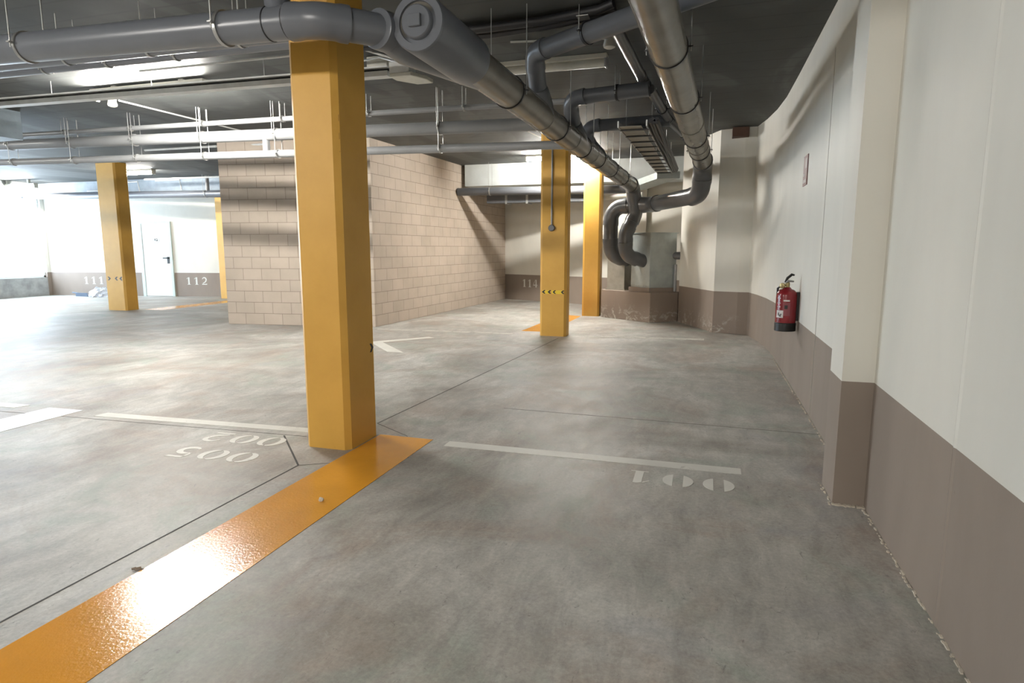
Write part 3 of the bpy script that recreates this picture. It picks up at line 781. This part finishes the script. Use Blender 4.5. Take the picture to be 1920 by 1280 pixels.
# ------------------------------------------------------------------ doors on the far wall
def far_box(bm, s0, s1, o0, o1, z0, z1):
    prism(bm, [tuple(far_pt(s0, o0)), tuple(far_pt(s1, o0)), tuple(far_pt(s1, o1)), tuple(far_pt(s0, o1))], z0, z1); return bm
def far_door(k, s0, s1, sign):
    d = link('door_%d' % k, far_box(BM(), s0+.055, s1-.04, .005, .03, .01, 2.04), M_DOOR); d['kind'] = 'structure'
    bm = BM(); far_box(bm, s0-.03, s0+.055, 0, .05, 0, 2.1); far_box(bm, s1-.04, s1+.03, 0, .05, 0, 2.1); far_box(bm, s0+.055, s1-.04, 0, .05, 2.04, 2.1)
    link('door_frame', bm, M_FRAME, d)
    bm = BM(); far_box(bm, s1-.14, s1-.07, .03, .042, .93, 1.12); far_box(bm, s1-.24, s1-.09, .07, .085, 1.07, 1.10); far_box(bm, s1-.12, s1-.095, .03, .085, 1.07, 1.10)
    link('door_handle', bm, M_BLACK, d)
    if sign:
        c = far_pt((s0+s1)/2+.02, .031); n3 = V(-fn.x, -fn.y, 0)
        s = link('door_sign', ring(BM(), (c.x, c.y, 1.60), n3, .098, .002, .006, 28), M_SEAM, d)
        bm = BM(); e = V(fd.x, fd.y, 0)
        def seg(x0, z0, x1, z1, w=.012):
            p = V(c.x, c.y, 1.60)+e*x0+V(0, 0, z0); q = V(c.x, c.y, 1.60)+e*x1+V(0, 0, z1); sweep(bm, [p+n3*.001, q+n3*.001], w/2, 6)
        seg(-.045, -.035, -.045, .035)
        pts = [(math.cos(a)*.03+.012, math.sin(a)*.036) for a in [2*PI*i/12 for i in range(13)]]
        for (a, b), (a2, b2) in zip(pts, pts[1:]): seg(a, b, a2, b2)
        seg(.02, -.015, .05, -.045)
        link('door_lettering', bm, M_SEAM, d)
far_door(1, far_s(-15.40), far_s(-14.50), True)
far_door(2, far_s(-16.50), far_s(-15.93), False)

# bag and tray by the far wall
random.seed(3)
bm = BM(); bmesh.ops.create_icosphere(bm, subdivisions=4, radius=1)
for v in bm.verts:
    n = v.co.normalized(); k = 1 + .16*math.sin(7*n.x+2*n.y)*math.cos(5*n.z+3*n.y) + .10*math.sin(13*n.x-9*n.z) + random.uniform(-.045, .045)
    v.co = V(n.x*.31*k*(1-.35*max(0, n.z)), n.y*.24*k, max(-.02, n.z*.225*k))
for v in bm.verts: v.co += V(-16.45, 13.55, .02)
tag(link('plastic_bag', bm, M_BAG, smooth=True, auto=25), 'crumpled white plastic bag on the floor by the far left wall below number 111', 'bag')
t = thing('dustpan', 'dark slate scoop lying on the floor left of the white bag', 'dustpan', (-16.98, 13.5, 0))
bm = BM(); prism(bm, [(-17.23, 13.42), (-16.83, 13.46), (-16.83, 13.66), (-17.23, 13.62)], .0, .02); box(bm, (-17.24, 13.42, .0), (-16.82, 13.45, .10)); link('pan', bm, M_SLATE, t)
link('handle', cyl(BM(), (-17.23, 13.5, .08), (-17.43, 13.48, .10), .02, 10), M_SLATE, t, True)

# ------------------------------------------------------------------ extinguisher and sign on the right wall
ex, ey, ez = .745, 6.42, .575
t = thing('fire_extinguisher', 'red fire extinguisher with black foot hung on the right wall', 'fire extinguisher', (ex, ey, ez))
link('cylinder', lathe(BM(), (ex, ey, ez), (0, 0, 1), [(.075, .086), (.08, .092), (.335, .092), (.365, .087), (.388, .066), (.398, .04), (.415, .026)], 36), M_RED, t, True)
link('foot', lathe(BM(), (ex, ey, ez), (0, 0, 1), [(0, .090), (.004, .096), (.078, .096), (.082, .092)], 36), M_BLACK, t, True)
bm = BM(); lathe(bm, (ex, ey, ez+.41), (0, 0, 1), [(0, .022), (.045, .022), (.05, .016), (.07, .016)], 18); cyl(bm, (ex, ey, ez+.435), (ex-.05, ey-.02, ez+.435), .011, 12)
v_ = link('valve', bm, M_BRASS, t, True)
bm = BM(); sweep(bm, [(ex-.012, ey-.01, ez+.455), (ex+.0, ey-.02, ez+.475), (ex+.05, ey-.035, ez+.47)], [.010, .011, .008], 8); link('carry_handle', bm, M_STEEL, t, True)
bm = BM(); sweep(bm, [(ex-.02, ey, ez+.46), (ex-.005, ey-.01, ez+.50), (ex+.03, ey-.03, ez+.535), (ex+.05, ey-.04, ez+.53)], [.010, .013, .013, .009], 8); link('trigger', bm, M_BLACK, t, True)
bm = BM(); lathe(bm, (ex-.045, ey-.035, ez+.43), (-.6, -.8, 0), [(0, .026), (.012, .026), (.014, .022)], 18); link('gauge', bm, M_BRASS, t, True)
bm = BM(); pts = [(ex-.03, ey+.03, ez+.44), (ex-.075, ey+.07, ez+.40), (ex-.075, ey+.085, ez+.2), (ex-.06, ey+.085, ez+.06)]
sweep(bm, pts, .011, 10); link('hose', bm, M_RUB, t, True)
def curved_label(name, a0, a1, z0, z1, m, r=.0928):
    bm = BM(); n = 8; lo, hi = [], []
    for i in range(n+1):
        a = math.radians(a0 + (a1-a0)*i/n); x, y = ex + r*math.cos(a), ey + r*math.sin(a)
        lo.append(bm.verts.new((x, y, ez+z0))); hi.append(bm.verts.new((x, y, ez+z1)))
    for i in range(n): bm.faces.new((lo[i], lo[i+1], hi[i+1], hi[i]))
    return link(name, bm, m, t)
curved_label('label_heading', 248, 282, .285, .30, M_LABEL)
curved_label('label_panel', 245, 286, .15, .275, mat('label_red', (.24, .05, .06), .4))
curved_label('label_picture', 255, 272, .215, .25, M_BLACK, .0932)
curved_label('inspection_tag', 206, 250, .13, .20, M_LABEL, .0932)
for a0_, a1_, z0_, z1_ in ((216, 226, .150, .178), (226, 238, .140, .160), (232, 242, .160, .168)): curved_label('tag_print', a0_, a1_, z0_, z1_, mat('tag_ink', (.10, .09, .08), .5), .0935)
for z0 in (.31, .265, .23): curved_label('label_line', 208, 232, z0, z0+.006, M_LABEL, .0932)
bm = BM(); box(bm, (.81, ey-.025, ez+.10), (.858, ey+.025, ez+.37)); link('wall_bracket', bm, M_BLACK, t)
sg = thing('wall_sign', 'small dark red sign on the right wall above the fire extinguisher', 'sign', (.853, 6.55, 2.07))
link('plate', box(BM(), (.849, 6.43, 1.935), (.8585, 6.67, 2.21)), M_SIGN, sg)
bm = BM(); box(bm, (.8475, 6.46, 2.09), (.849, 6.55, 2.18)); box(bm, (.8475, 6.47, 1.96), (.849, 6.64, 1.99)); box(bm, (.8475, 6.57, 2.02), (.849, 6.64, 2.05)); link('pictogram', bm, mat('dull_white', (.40, .34, .32), .6), sg)
wb = link('timber_block', box(BM(), (.30, 10.36, 3.03), (.54, 10.62, 3.165)), M_WOOD); tag(wb, 'dark brown timber block at the top of the far right pilaster', 'block')

# small litter
random.seed(5)
bm = BM(); pts = [(0, .0), (.014, .008), (.022, .004), (.034, .013), (.046, .006), (.062, .004), (.05, -.004), (.04, -.012), (.028, -.006), (.016, -.009)]
vs = [bm.verts.new((-2.285+x, 1.90+y*1.4, .002 + .004*abs(math.sin(40*x)))) for x, y in pts]; bm.faces.new(vs)
r_ = bmesh.ops.extrude_face_region(bm, geom=bm.faces[:]); bmesh.ops.translate(bm, verts=[v for v in r_['geom'] if isinstance(v, bmesh.types.BMVert)], vec=(0, 0, .002))
tag(link('dry_leaf', bm, M_LEAF), 'small dry brown leaf on the left edge of the orange strip', 'leaf')
bm = BM(); bmesh.ops.create_icosphere(bm, subdivisions=2, radius=.013)
for v in bm.verts: v.co = v.co * random.uniform(.75, 1.2) + V(-1.93, 2.76, .011)
tag(link('mortar_crumb', bm, M_PEB), 'pale mortar crumb on the orange strip before the near pillar', 'crumb')

# ------------------------------------------------------------------ light
WORLD = 18.0
wd = bpy.data.worlds.new('daylight'); bpy.context.scene.world = wd; wd.use_nodes = True
bg = wd.node_tree.nodes['Background']; bg.inputs[0].default_value = (.68, .84, 1, 1); bg.inputs[1].default_value = WORLD

sc = bpy.context.scene
sc.view_settings.view_transform = 'Standard'; sc.view_settings.look = 'None'
sc.view_settings.gamma = 1; sc.view_settings.use_curve_mapping = False; sc.view_settings.exposure = 0
sc.cycles.use_denoising = True; sc.cycles.max_bounces = 8; sc.cycles.diffuse_bounces = 5; sc.cycles.glossy_bounces = 4
sc.cycles.sample_clamp_indirect = 8
